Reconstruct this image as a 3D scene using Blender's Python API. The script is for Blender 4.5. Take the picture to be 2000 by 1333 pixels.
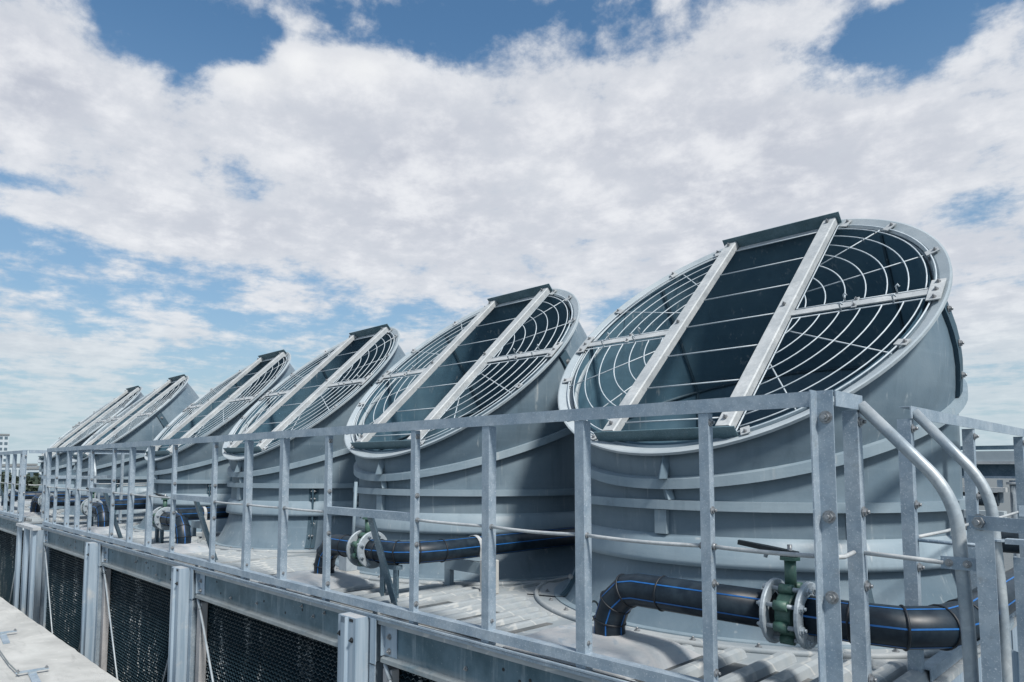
import bpy, math, random
from mathutils import Vector, Matrix
R = math.radians
sc = bpy.context.scene
for o in list(bpy.data.objects): bpy.data.objects.remove(o)
col = sc.collection
# ------------------------------------------------------------------ camera
cd = bpy.data.cameras.new('camera'); cam = bpy.data.objects.new('camera', cd); col.objects.link(cam)
cam.location = (0.8789, -2.3356, 0.8504)
cam.rotation_euler = (math.pi/2 + 0.0792, 0, 0.7837)
cd.sensor_width = 36; cd.lens = 24.333; cd.shift_y = 0.0682
cd.clip_start = 0.05; cd.clip_end = 9000
sc.camera = cam
# ------------------------------------------------------------------ light
SUN_AZ, SUN_EL = R(-14), R(50)          # azimuth measured from +X towards +Y
sd = Vector((math.cos(SUN_EL)*math.cos(SUN_AZ), math.cos(SUN_EL)*math.sin(SUN_AZ), math.sin(SUN_EL)))
sl = bpy.data.lights.new('sun', 'SUN'); sun = bpy.data.objects.new('sun', sl); col.objects.link(sun)
sl.energy = 4.9; sl.angle = R(9); sl.color = (1.0, 0.94, 0.87)
sun.rotation_euler = sd.to_track_quat('Z', 'Y').to_euler()
sc.view_settings.view_transform = 'Standard'; sc.view_settings.look = 'None'
sc.view_settings.exposure = 0.0; sc.view_settings.gamma = 1
W = bpy.data.worlds.new('World'); sc.world = W; W.use_nodes = True
nt = W.node_tree; N = nt.nodes; L = nt.links; N.clear()
class G:
    """tiny node-graph helper"""
    def __init__(s, tree): s.t = tree; s.n = tree.nodes; s.l = tree.links
    def new(s, typ, **kw):
        n = s.n.new(typ)
        for k, v in kw.items(): setattr(n, k, v)
        return n
    def put(s, sock, v):
        if v is None: return
        if isinstance(v, (int, float, tuple, list)): sock.default_value = v
        else: s.l.new(v, sock)
    def m(s, op, a, b=None, c=None, clamp=False):
        n = s.new('ShaderNodeMath', operation=op, use_clamp=clamp)
        s.put(n.inputs[0], a); s.put(n.inputs[1], b); s.put(n.inputs[2], c)
        return n.outputs[0]
    def mix(s, f, a, b, mode='MIX'):
        n = s.new('ShaderNodeMix', data_type='RGBA', blend_type=mode)
        s.put(n.inputs[0], f); s.put(n.inputs[6], a); s.put(n.inputs[7], b)
        return n.outputs[2]
    def noise(s, vec, scale, det=4, rough=.5, dist=0.0, typ=None):
        n = s.new('ShaderNodeTexNoise'); s.put(n.inputs['Vector'], vec)
        n.inputs['Scale'].default_value = scale; n.inputs['Detail'].default_value = det
        n.inputs['Roughness'].default_value = rough; n.inputs['Distortion'].default_value = dist
        return n.outputs['Fac']
    def sm(s, v, lo, hi, a=0.0, b=1.0):
        n = s.new('ShaderNodeMapRange', interpolation_type='SMOOTHSTEP')
        s.put(n.inputs[0], v); n.inputs[1].default_value = lo; n.inputs[2].default_value = hi
        n.inputs[3].default_value = a; n.inputs[4].default_value = b
        return n.outputs[0]
    def scalev(s, vec, sx, sy, sz):
        n = s.new('ShaderNodeVectorMath', operation='MULTIPLY'); s.put(n.inputs[0], vec); n.inputs[1].default_value = (sx, sy, sz)
        return n.outputs[0]
g = G(nt)
tc = g.new('ShaderNodeTexCoord'); dirv = tc.outputs['Generated']
sep = g.new('ShaderNodeSeparateXYZ'); L.new(dirv, sep.inputs[0])
sky = g.new('ShaderNodeTexSky', sky_type='NISHITA'); sky.sun_disc = False
sky.sun_elevation = SUN_EL; sky.sun_rotation = math.pi/2 - SUN_AZ
sky.air_density = 1.0; sky.dust_density = 1.6; sky.ozone_density = 1.6
dz = g.m('MAXIMUM', sep.outputs[2], 0.0)
den = g.m('ADD', dz, 0.10)
px = g.m('DIVIDE', sep.outputs[0], den); py = g.m('DIVIDE', sep.outputs[1], den)
cv = g.new('ShaderNodeCombineXYZ'); L.new(px, cv.inputs[0]); L.new(py, cv.inputs[1])
az = g.m('ARCTAN2', g.m('MULTIPLY', sep.outputs[0], -1.0), sep.outputs[1])    # from +Y towards -X
el = g.m('ARCSINE', sep.outputs[2])
n1 = g.noise(cv.outputs[0], 1.5, 10, .6, .2)
n2 = g.noise(cv.outputs[0], 5.2, 9, .62, .1)
n3 = g.noise(dirv, 13.0, 9, .62, .1)
# holes (negative) and banks (positive) of the cloud deck: azimuth, elevation, half-widths (degrees), weight
F0, YAW = 1351.9, 44.9
BL = [  # (x, y, wx, wy, weight) of the photograph's sky, turned below into directions
 (370, 85, 190, 85, -.62), (240, 20, 90, 60, -.25), (700, 60, 260, 62, -.30), (860, 30, 190, 60, -.36), (840,110,80,50,-.34), (1130, 20, 130, 35, -.24), (600, 50, 60, 22, .28), (700, 40, 30, 20, .2),
 (1690, 95, 180, 66, -.50), (1800, 60, 200, 80, -.30), (1960, 60, 60, 50, .25), (1500, 60, 110, 60, .15),
 (110, 480, 120, 40, -.42), (30, 345, 80, 24, -.22), (200,575,130,30,-.26), (560, 625, 220, 28, -.30), (420, 720, 260, 40, -.18), (230, 640, 160, 24, -.12),
 (1900, 400, 100, 30, -.34), (1180, 610, 70, 30, -.2), (1900, 640, 220, 200, .34), (120, 260, 260, 90, .30), (300, 420, 160, 60, .25),
 (580, 122, 46, 40, 1.0), (705, 130, 76, 36, 1.0), (470, 150, 70, 28, .75), (60, 130, 130, 120, .45), (30, 660, 120, 38, .34), (200, 690, 130, 40, .18), (380, 655, 60, 22, .18),
 (1000, 330, 800, 260, .42), (1500, 500, 500, 220, .3), (800, 480, 330, 100, .22), (1350, 200, 380, 150, .22), (1700, 300, 350, 110, .2), (500, 250, 400, 90, .22), (450, 480, 200, 60, .12)]
cy_, sy_ = math.cos(R(YAW)), math.sin(R(YAW)); pit = 0.0792
acc = 0.0; puffs = 0.0
def pix_dir(x, y):
    a = (x-1000)/F0; b = (802.9-y)/F0
    fw = Vector((-sy_*math.cos(pit), cy_*math.cos(pit), math.sin(pit))); rt = Vector((cy_, sy_, 0)); up = rt.cross(fw)
    return (fw+rt*a+up*b).normalized()
for (x, y, wx, wy, wt) in BL:
    d0 = pix_dir(x, y); d1 = pix_dir(x+wx, y); d2 = pix_dir(x, y-wy)
    a0 = math.atan2(-d0.x, d0.y); e0 = math.asin(d0.z)
    wa = abs(math.atan2(-d1.x, d1.y)-a0); we = abs(math.asin(d2.z)-e0)
    u = g.m('DIVIDE', g.m('SUBTRACT', az, a0), wa); v = g.m('DIVIDE', g.m('SUBTRACT', el, e0), we)
    q = g.m('EXPONENT', g.m('MULTIPLY', g.m('ADD', g.m('MULTIPLY', u, u), g.m('MULTIPLY', v, v)), -1.0))
    acc = g.m('MULTIPLY_ADD', q, wt, acc)
    if wt >= .75: puffs = g.m('ADD', puffs, q)
dens = g.m('ADD', g.m('MULTIPLY', g.m('SUBTRACT', n1, .5), 1.5), g.m('ADD', g.m('MULTIPLY', g.m('SUBTRACT', n2, .5), 1.5), g.m('MULTIPLY', g.m('SUBTRACT', n3, .5), 1.15)))
dens = g.m('ADD', g.m('ADD', dens, acc), .03)
cover = g.sm(dens, -.24, .30)
thick = g.sm(dens, .05, .75)
puff = g.sm(g.m('ADD', n2, g.m('MULTIPLY', n3, .7)), .60, 1.12)
cl_hi = (8.7, 8.8, 9.1, 1); cl_lo = (5.2, 5.5, 6.3, 1)
clc = g.mix(puff, cl_lo, cl_hi)
clc = g.mix(g.m('MULTIPLY', g.m('SUBTRACT', 1.0, thick), .55), clc, (7.6, 7.9, 8.3, 1))
blue = g.mix(1.0, sky.outputs[0], (0.66, 1.12, 1.34, 1), 'MULTIPLY')
blue = g.mix(g.sm(el, .05, .62, .55, .06), blue, (4.2, 5.5, 6.6, 1))
body = g.mix(g.m('MULTIPLY', cover, .94), blue, clc)
hz = g.sm(el, 0.0, 0.24, 1.0, 0.0)
body = g.mix(g.m('MULTIPLY', hz, .82), body, (5.0, 6.3, 6.9, 1))
low = g.sm(el, -0.06, 0.0)
body = g.mix(low, (1.3, 1.7, 1.9, 1), body)
body = g.mix(g.m('MULTIPLY', g.m('MULTIPLY', puffs, cover), .75, clamp=True), body, (9.4, 9.5, 9.6, 1))
bg = g.new('ShaderNodeBackground'); bg.inputs[1].default_value = 0.10; L.new(body, bg.inputs[0])
wo = g.new('ShaderNodeOutputWorld'); L.new(bg.outputs[0], wo.inputs[0])
# ------------------------------------------------------------------ materials
def material(name, build):
    m = bpy.data.materials.new(name); m.use_nodes = True
    t = m.node_tree; t.nodes.clear(); k = G(t)
    b = k.new('ShaderNodeBsdfPrincipled'); o = k.new('ShaderNodeOutputMaterial'); t.links.new(b.outputs[0], o.inputs[0])
    oc = k.new('ShaderNodeTexCoord').outputs['Object']
    build(k, b, oc); return m
def bump(k, b, h, st=.3, dist=.01):
    n = k.new('ShaderNodeBump'); n.inputs['Strength'].default_value = st; n.inputs['Distance'].default_value = dist
    k.put(n.inputs['Height'], h); k.l.new(n.outputs[0], b.inputs['Normal'])
def galv(c1, c2, speck=.5, met=.25, rough=.5, spk_scale=140):
    def f(k, b, oc):
        a = k.noise(oc, 6, 6, .6); s = k.noise(oc, spk_scale, 3, .75)
        v = k.new('ShaderNodeTexVoronoi'); v.inputs['Scale'].default_value = 55; k.put(v.inputs['Vector'], oc)
        vs = k.new('ShaderNodeSeparateColor'); k.l.new(v.outputs['Color'], vs.inputs[0])
        base = k.mix(k.sm(a, .3, .72), c1, c2)
        base = k.mix(k.m('MULTIPLY', vs.outputs[0], .28), base, tuple(x*.62 for x in c1[:3])+(1,))
        base = k.mix(k.m('MULTIPLY', k.sm(s, .56, .72), speck), base, (.72, .77, .82, 1))
        dirt = k.noise(oc, 17, 5, .65)
        base = k.mix(k.m('MULTIPLY', k.sm(dirt, .58, .8), .4), base, (.20, .20, .18, 1))
        k.put(b.inputs['Base Color'], base); b.inputs['Metallic'].default_value = met
        k.put(b.inputs['Roughness'], k.m('MULTIPLY_ADD', a, .3, rough-.15))
        bump(k, b, k.m('ADD', s, vs.outputs[1]), .12, .002)
    return f
M = {}
M['galv'] = material('galvanised_steel', galv((.22, .295, .37, 1), (.37, .44, .50, 1), .65))
M['galv_light'] = material('weathered_bright_zinc', galv((.33, .36, .38, 1), (.47, .495, .505, 1), .3, .05, .6))
M['galv_dark'] = material('aged_zinc_sheet', galv((.06, .115, .155, 1), (.14, .20, .25, 1), .25, .3, .45, 60))
M['wire'] = material('zinc_wire', galv((.40, .47, .52, 1), (.56, .62, .66, 1), .2, .05, .55))
M['pipe_rail'] = material('galvanised_tube', galv((.25, .31, .36, 1), (.44, .48, .50, 1), .15, .25, .42, 60))
def column_mat(k, b, oc):
    st = k.noise(k.scalev(oc, 30, 30, 1.2), 1.0, 5, .6); a = k.noise(oc, 5, 5, .6)
    c = k.mix(k.sm(st, .3, .7), (.20, .275, .35, 1), (.32, .395, .465, 1))
    c = k.mix(k.m('MULTIPLY', k.sm(a, .55, .75), .5), c, (.5, .5, .48, 1))
    k.put(b.inputs['Base Color'], c); b.inputs['Roughness'].default_value = .5; b.inputs['Metallic'].default_value = .1
    bump(k, b, st, .1, .002)
M['column'] = material('painted_zinc_column', column_mat)
def beam_mat(k, b, oc):
    st = k.noise(k.scalev(oc, 22, 22, 2.5), 1.0, 5, .65); a = k.noise(oc, 3.2, 6, .65); sp = k.noise(oc, 60, 3, .7)
    sx = k.new('ShaderNodeSeparateXYZ'); k.put(sx.inputs[0], oc)
    c = k.mix(k.sm(a, .3, .7), (.022, .070, .10, 1), (.085, .155, .205, 1))
    c = k.mix(k.m('MULTIPLY', k.sm(st, .5, .75), .45), c, (.30, .37, .42, 1))
    c = k.mix(k.m('MULTIPLY', k.sm(sp, .6, .75), .25), c, (.40, .46, .50, 1))
    lit_lip_stain = k.m('MULTIPLY', k.sm(sx.outputs[2], -.235, -.19, 1, 0), k.sm(k.noise(k.scalev(oc, 3, 3, 12), 1.0, 5, .7), .26, .5))  # bottom flange paled: caught light and warm staining painted into the colour
    c = k.mix(k.m('MULTIPLY', lit_lip_stain, .35), c, (.48, .46, .43, 1))
    k.put(b.inputs['Base Color'], c); b.inputs['Metallic'].default_value = .25; b.inputs['Roughness'].default_value = .48
    bump(k, b, k.m('ADD', a, sp), .15, .004)
M['beam'] = material('stained_zinc_beam', beam_mat)
def frp(c1, c2, dirt=.35, rough=.42):
    def f(k, b, oc):
        oi = k.new('ShaderNodeObjectInfo'); va = k.new('ShaderNodeVectorMath', operation='ADD'); k.put(va.inputs[0], oc)
        cmb = k.new('ShaderNodeCombineXYZ')
        ofs = k.m('MULTIPLY', oi.outputs['Random'], 37.0); k.put(cmb.inputs[0], ofs); k.put(cmb.inputs[1], ofs); k.put(cmb.inputs[2], 0.0); k.put(va.inputs[1], cmb.outputs[0]); oc = va.outputs[0]
        a = k.noise(oc, 1.6, 6, .6, .4); st = k.noise(k.scalev(oc, 9, 9, .9), 1.0, 6, .65); dr = k.noise(k.scalev(oc, 26, 26, 1.5), 1.0, 5, .6); pa = k.noise(oc, 3.1, 8, .7, .8); ho = k.noise(k.scalev(oc, 1.0, 1.0, 22), 1.0, 5, .6)
        c = k.mix(k.sm(a, .3, .7), c1, c2)
        c = k.mix(k.m('MULTIPLY', k.sm(st, .5, .8), dirt), c, tuple(x*.62 for x in c1[:3])+(1,))
        c = k.mix(k.m('MULTIPLY', k.sm(ho, .5, .75), .25), c, tuple(min(1, x*1.22) for x in c2[:3])+(1,))
        c = k.mix(k.m('MULTIPLY', k.m('MULTIPLY', k.sm(dr, .58, .72), k.sm(pa, .42, .62)), .6), c, (.42, .45, .46, 1))
        c = k.mix(k.m('MULTIPLY', k.sm(pa, .60, .74), .3), c, tuple(x*.5 for x in c1[:3])+(1,))
        k.put(b.inputs['Base Color'], c); b.inputs['Specular IOR Level'].default_value = .35
        k.put(b.inputs['Roughness'], k.m('MULTIPLY_ADD', st, .25, rough-.1))
        bump(k, b, k.m('ADD', k.m('ADD', k.m('MULTIPLY', ho, .5), k.noise(oc, 70, 4, .6)), k.m('MULTIPLY', k.noise(oc, 3.0, 2, .5), 5.0)), .16, .004)
    return f
M['frp'] = material('grey_fibreglass', frp((.098, .148, .19, 1), (.16, .213, .253, 1), .5))
M['frp_ring'] = material('fibreglass_ring', frp((.175, .24, .29, 1), (.25, .315, .36, 1), .4))
M['frp_rim'] = material('fibreglass_mouth_rim', frp((.29, .345, .38, 1), (.38, .43, .46, 1), .35))
M['frp_in'] = material('shade_tinted_fibreglass_inside', frp((.045, .105, .155, 1), (.08, .15, .20, 1), .3, .5))  # same fibreglass as outside, interior shade painted in as darker blue
M['seam'] = material('dark_joint_sealant', frp((.025, .055, .08, 1), (.04, .08, .11, 1), .3, .6))
M['plate'] = material('dark_zinc_plate', galv((.075, .145, .175, 1), (.13, .21, .25, 1), .22, .25, .5))
def deck_mat(k, b, oc):
    a = k.noise(oc, 1.7, 8, .65, .5); s = k.noise(oc, 14, 6, .7); f = k.noise(oc, 120, 3, .7); w = k.noise(oc, 3.4, 7, .6, 2.5)
    c = k.mix(k.sm(a, .3, .7), (.20, .24, .27, 1), (.35, .375, .385, 1))
    c = k.mix(k.m('MULTIPLY', k.sm(s, .55, .78), .45), c, (.22, .27, .31, 1))
    c = k.mix(k.m('MULTIPLY', k.sm(w, .60, .70), .45), c, (.25, .27, .27, 1))
    c = k.mix(k.m('MULTIPLY', k.sm(f, .64, .72), .4), c, (.14, .13, .12, 1))
    rg = k.noise(oc, 2.3, 3, .5, .3); ring = k.m('MULTIPLY', k.sm(rg, .515, .53), k.sm(rg, .545, .53))
    c = k.mix(k.m('MULTIPLY', ring, .35), c, (.62, .61, .57, 1))
    k.put(b.inputs['Base Color'], c); b.inputs['Roughness'].default_value = .62
    bump(k, b, k.m('ADD', s, k.m('MULTIPLY', f, .5)), .2, .004)
M['deck'] = material('dusty_deck_sheet', deck_mat)
def cover_mat(k, b, oc):
    a = k.noise(oc, 3, 7, .6, 1.8); w = k.noise(oc, 5.5, 6, .55, 3.0); s = k.noise(oc, 60, 4, .7)
    c = k.mix(k.sm(a, .3, .7), (.30, .34, .37, 1), (.42, .43, .44, 1))
    c = k.mix(k.m('MULTIPLY', k.sm(w, .56, .68), .6), c, (.24, .31, .37, 1))
    k.put(b.inputs['Base Color'], c); b.inputs['Roughness'].default_value = .55
    bump(k, b, k.m('ADD', w, k.m('MULTIPLY', s, .3)), .4, .012)
M['valley'] = material('rib_valley_shade_and_dirt', galv((.05, .065, .075, 1), (.15, .155, .155, 1), .1, .0, .7, 30))  # dark tone stands for shade as well as dirt between deck ribs
M['cover'] = material('creased_cover_sheet', cover_mat)
def plain(c, rough=.5, met=0, c2=None, sc_=30, bst=.08, spec=.5):
    def f(k, b, oc):
        a = k.noise(oc, sc_, 5, .65)
        k.put(b.inputs['Base Color'], k.mix(k.sm(a, .3, .75), c, c2 or tuple(x*.65 for x in c[:3])+(1,)))
        b.inputs['Metallic'].default_value = met; b.inputs['Specular IOR Level'].default_value = spec
        k.put(b.inputs['Roughness'], k.m('MULTIPLY_ADD', a, .2, rough-.1)); bump(k, b, a, bst, .003)
    return f
M['hdpe'] = material('black_plastic_pipe', plain((.004, .011, .021, 1), .42, 0, (.018, .032, .046, 1), 14, .05, .35))
M['weld'] = material('black_weld_bead', plain((.004, .009, .016, 1), .55))
M['stripe'] = material('blue_pipe_stripe', plain((.008, .09, .30, 1), .45, 0, (.014, .13, .38, 1)))
M['green'] = material('green_valve_paint', plain((.028, .085, .068, 1), .5, 0, (.075, .14, .115, 1), 22))
M['lever'] = material('black_lever', plain((.010, .018, .024, 1), .5))
M['flange'] = material('zinc_flange', plain((.36, .41, .45, 1), .5, .2, (.25, .30, .34, 1), 16))
M['bolt'] = material('steel_bolt', plain((.34, .36, .38, 1), .4, .5, (.15, .16, .17, 1), 60))
M['hole'] = material('dark_rubber', plain((.012, .018, .024, 1), .7))
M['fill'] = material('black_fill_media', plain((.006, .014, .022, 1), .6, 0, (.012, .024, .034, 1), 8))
def fill_edge(k, b, oc):
    sx = k.new('ShaderNodeSeparateXYZ'); k.put(sx.inputs[0], oc)
    st = k.noise(k.scalev(oc, 7, 7, 1.1), 1.0, 6, .7); sp = k.noise(k.scalev(oc, 40, 40, 22), 1.0, 3, .8)
    mk = k.m('MULTIPLY', k.sm(st, .50, .66), k.sm(sp, .50, .60))
    base = k.mix(k.sm(sp, .3, .7), (.010, .028, .042, 1), (.028, .06, .08, 1))
    k.put(b.inputs['Base Color'], k.mix(mk, base, (.62, .66, .66, 1))); b.inputs['Roughness'].default_value = .45
M['fill_edge'] = material('scaled_fill_edges', fill_edge)
def conc(c1, c2):
    def f(k, b, oc):
        a = k.noise(oc, 1.6, 8, .6, .6); s = k.noise(oc, 11, 6, .7); w = k.noise(k.scalev(oc, 2.0, 9, 4), 1.0, 7, .6, 1.5); f2 = k.noise(oc, 90, 4, .7)
        c = k.mix(k.sm(a, .3, .7), c1, c2)
        c = k.mix(k.m('MULTIPLY', k.sm(w, .55, .72), .35), c, tuple(x*.62 for x in c1[:3])+(1,))
        c = k.mix(k.m('MULTIPLY', k.sm(s, .6, .72), .4), c, (.74, .735, .70, 1))
        c = k.mix(k.m('MULTIPLY', k.sm(f2, .62, .75), .35), c, (.28, .28, .27, 1))
        k.put(b.inputs['Base Color'], c); b.inputs['Roughness'].default_value = .85
        bump(k, b, k.m('ADD', s, f2), .35, .006)
    return f
M['conc'] = material('pale_concrete', conc((.33, .34, .335, 1), (.48, .49, .48, 1)))
M['timber'] = material('stained_post_core', conc((.27, .28, .29, 1), (.40, .40, .41, 1)))
M['ground'] = material('roof_and_city_ground', conc((.09, .11, .12, 1), (.14, .155, .16, 1)))
M['leaf'] = material('dark_foliage', plain((.018, .035, .025, 1), .7, 0, (.05, .07, .045, 1), 3))
M['bark'] = material('tree_bark', plain((.08, .06, .05, 1), .8))
M['wallpale'] = material('pale_building_wall', plain((.42, .48, .52, 1), .7, 0, (.36, .42, .46, 1), .2))
M['glass'] = material('building_window', plain((.10, .15, .19, 1), .2))
M['roofdark'] = material('building_roof', plain((.20, .22, .23, 1), .7))
M['cable'] = material('grey_cable', plain((.16, .19, .20, 1), .5))
# ------------------------------------------------------------------ mesh helpers
class MB:
    def __init__(s): s.v = []; s.f = []; s.sm = []
    def add(s, vs, fs, smooth=False):
        b = len(s.v); s.v += [tuple(v) for v in vs]; s.f += [tuple(b+i for i in f) for f in fs]; s.sm += [smooth]*len(fs); return s
    def box(s, x0, x1, y0, y1, z0, z1, mat=None):
        vs = [Vector((x, y, z)) for z in (z0, z1) for y in (y0, y1) for x in (x0, x1)]
        if mat: vs = [mat @ v for v in vs]
        return s.add(vs, [(0,2,3,1),(4,5,7,6),(0,1,5,4),(2,6,7,3),(0,4,6,2),(1,3,7,5)])
    def bev(s, x0, x1, y0, y1, z0, z1, c, mat=None):
        """box with chamfered vertical and top edges"""
        pts = [(x0+c,y0),(x1-c,y0),(x1,y0+c),(x1,y1-c),(x1-c,y1),(x0+c,y1),(x0,y1-c),(x0,y0+c)]
        cx, cy = (x0+x1)/2, (y0+y1)/2
        def ring(z, k): return [Vector((cx+(p[0]-cx)*k[0], cy+(p[1]-cy)*k[1], z)) for p in pts]
        k = (1-2*c/(x1-x0), 1-2*c/(y1-y0))
        vs = ring(z0, (1,1))+ring(z1-c, (1,1))+ring(z1, k)
        if mat: vs = [mat @ v for v in vs]
        fs = [(i, (i+1)%8, 8+(i+1)%8, 8+i) for i in range(8)]+[(8+i, 8+(i+1)%8, 16+(i+1)%8, 16+i) for i in range(8)]
        return s.add(vs, fs+[tuple(range(16, 24)), tuple(reversed(range(8)))])
    def ext(s, prof, p0, p1, xa, ya):
        """extrude a closed 2-D profile from p0 to p1; profile axes xa, ya"""
        p0, p1, xa, ya = map(Vector, (p0, p1, xa, ya)); n = len(prof)
        vs = [p0+xa*a+ya*b for a, b in prof]+[p1+xa*a+ya*b for a, b in prof]
        fs = [(i, (i+1)%n, n+(i+1)%n, n+i) for i in range(n)]+[tuple(reversed(range(n))), tuple(range(n, 2*n))]
        return s.add(vs, fs)
    def tube(s, pts, r, seg=12, closed=False, smooth=True, cap=True):
        fr = frames(pts, closed); n = len(pts); vs = []
        for p, a, b, k in fr: vs += [p+(a*math.cos(2*math.pi*j/seg)*k[0]+b*math.sin(2*math.pi*j/seg))*r for j in range(seg)]
        fs = []
        for i in range(n if closed else n-1):
            i2 = (i+1) % n
            for j in range(seg): fs.append((i*seg+j, i*seg+(j+1)%seg, i2*seg+(j+1)%seg, i2*seg+j))
        s.add(vs, fs, smooth)
        if cap and not closed:
            b = len(s.v)-n*seg; s.f += [tuple(b+j for j in reversed(range(seg))), tuple(b+(n-1)*seg+j for j in range(seg))]; s.sm += [False, False]
        return s
    def lathe(s, prof, c=(0,0,0), seg=72, smooth=True, closed=False):
        vs = []; n = len(prof)
        for j in range(seg):
            t = 2*math.pi*j/seg
            vs += [(c[0]+r*math.cos(t), c[1]+r*math.sin(t), c[2]+z) for r, z in prof]
        fs = []
        for j in range(seg):
            j2 = (j+1) % seg
            for i in range(n if closed else n-1): i2 = (i+1) % n; fs.append((j*n+i, j2*n+i, j2*n+i2, j*n+i2))
        return s.add(vs, fs, smooth)
    def cyl(s, p0, p1, r, seg=12, smooth=True): return s.tube([Vector(p0), Vector(p1)], r, seg, smooth=smooth)
    def build(s, name, mat, parent=None, auto=None):
        me = bpy.data.meshes.new(name); me.from_pydata(s.v, [], s.f); me.polygons.foreach_set('use_smooth', s.sm); me.update()
        me.materials.append(M[mat] if isinstance(mat, str) else mat)
        o = bpy.data.objects.new(name, me); col.objects.link(o)
        if parent: o.parent = parent
        return o
def frames(pts, closed=False, hint=None):
    """mitred ring frames: (point, a, b, (stretch,))"""
    pts = [Vector(p) for p in pts]; n = len(pts); out = []
    seg = [(pts[(i+1) % n]-pts[i]).normalized() for i in range(n if closed else n-1)]
    a = None
    for i in range(n):
        if closed: d0, d1 = seg[i-1], seg[i]
        else: d0 = seg[max(0, i-1)]; d1 = seg[min(i, n-2)]
        t = (d0+d1).normalized()
        if a is None:
            h = Vector((0,0,1)) if abs(d1.z) < .9 else Vector((0,1,0))
            a = (h-d1*h.dot(d1)).normalized(); av = a
        # carry the frame along the previous segment, then project along it onto the mitre plane
        av = (av-d0*av.dot(d0)).normalized(); bv = d0.cross(av)
        def pr(w): return w-d0*(w.dot(t)/d0.dot(t))
        out.append((pts[i], pr(av), pr(bv), (1.0,)))
        av = (av-d1*av.dot(d1)).normalized() if False else (d1.rotation_difference(d0).inverted() @ av)
    return out
def share(o, parent=None, loc=None, rot=None):
    c = o.copy(); col.objects.link(c); c.parent = parent
    if loc is not None: c.location = loc
    if rot is not None: c.rotation_euler = rot
    return c
def kids(o): return list(o.children)
def copy_tree(o, parent=None):
    c = o.copy(); col.objects.link(c); c.parent = parent
    for ch in kids(o): copy_tree(ch, c)
    return c
def tag(o, label=None, cat=None, group=None, kind=None):
    for k, v in (('label', label), ('category', cat), ('group', group), ('kind', kind)):
        if v: o[k] = v
    return o
def empty(name, loc=(0,0,0), rz=0):
    o = bpy.data.objects.new(name, None); o.empty_display_size = .1; col.objects.link(o); o.location = loc; o.rotation_euler = (0,0,rz); return o
def hexbolt(name='bolt', r=.014, h=.012, mat='bolt'):
    """washer, hex head and thread end, axis +Z"""
    b = MB(); b.lathe([(0, 0), (r*1.45, 0), (r*1.45, .003), (0, .003)], seg=12, smooth=False)
    vs = [(r*math.cos(R(60*i)), r*math.sin(R(60*i)), z) for z in (.003, h) for i in range(6)]
    b.add(vs, [(i, (i+1)%6, 6+(i+1)%6, 6+i) for i in range(6)]+[tuple(range(6, 12))])
    b.cyl((0,0,h), (0,0,h+.009), r*.5, 6); return b.build(name, mat)
PB = {}
def bolt_at(parent, p, n, size=1.0, mat='bolt'):
    key = (round(size, 2), mat)
    if key not in PB: o = hexbolt('bolt', .014*size, .012*size, mat); PB[key] = o.data; bpy.data.objects.remove(o)
    o = bpy.data.objects.new('bolt', PB[key]); col.objects.link(o); o.parent = parent
    o.location = p; o.rotation_euler = Vector(n).to_track_quat('Z', 'Y').to_euler(); return o
# ------------------------------------------------------------------ the setting
gm = MB(); gm.add([(-6000,-6000,-22), (6000,-6000,-22), (6000,6000,-22), (-6000,6000,-22)], [(0,1,2,3)])
tag(gm.build('ground', 'ground'), kind='structure')
rm = MB(); rm.box(-46, 9, -6.5, 26, -22.0, -3.0)
tag(rm.build('roof_slab', 'ground'), kind='structure')
# ------------------------------------------------------------------ fan stack (local origin: under the barrel's centre)
SX, S, GAP2, YC = -1.285, 2.727, 12.25, 2.2
TILT = 0.757; MC = Vector((0, 1.864-YC, 1.778)); EU = Vector((1,0,0)); EV = Vector((0, math.cos(TILT), math.sin(TILT))); EN = EU.cross(EV)
def mp(u, v, n=0.0): return MC+EU*u+EV*v+EN*n
MIT = math.tan(R(20.2)); RZ = 1.20
def ringp(th, r, z0=RZ): return Vector((r*math.cos(th), r*math.sin(th), z0+r*math.sin(th)*MIT))
def mouthp(th, r, n=0.0): return mp(r*math.cos(th), r*math.sin(th), n)
NS = 96
def loft(rows, smooth=True, close_rows=False):
    m = len(rows); vs = [p for r_ in rows for p in r_]; fs = []
    for i in range(m if close_rows else m-1):
        i2 = (i+1) % m
        for j in range(NS): fs.append((i*NS+j, i*NS+(j+1)%NS, i2*NS+(j+1)%NS, i2*NS+j))
    return MB().add(vs, fs, smooth)
TH = [2*math.pi*j/NS for j in range(NS)]
def band(rin, rout, z0, z1, tilt=0.0):
    def rr(r, z): return [Vector((r*math.cos(t), r*math.sin(t), z+r*math.sin(t)*tilt)) for t in TH]
    return loft([rr(rin, z0), rr(rout, z0), rr(rout, z1), rr(rin, z1)], False, True)
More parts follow.
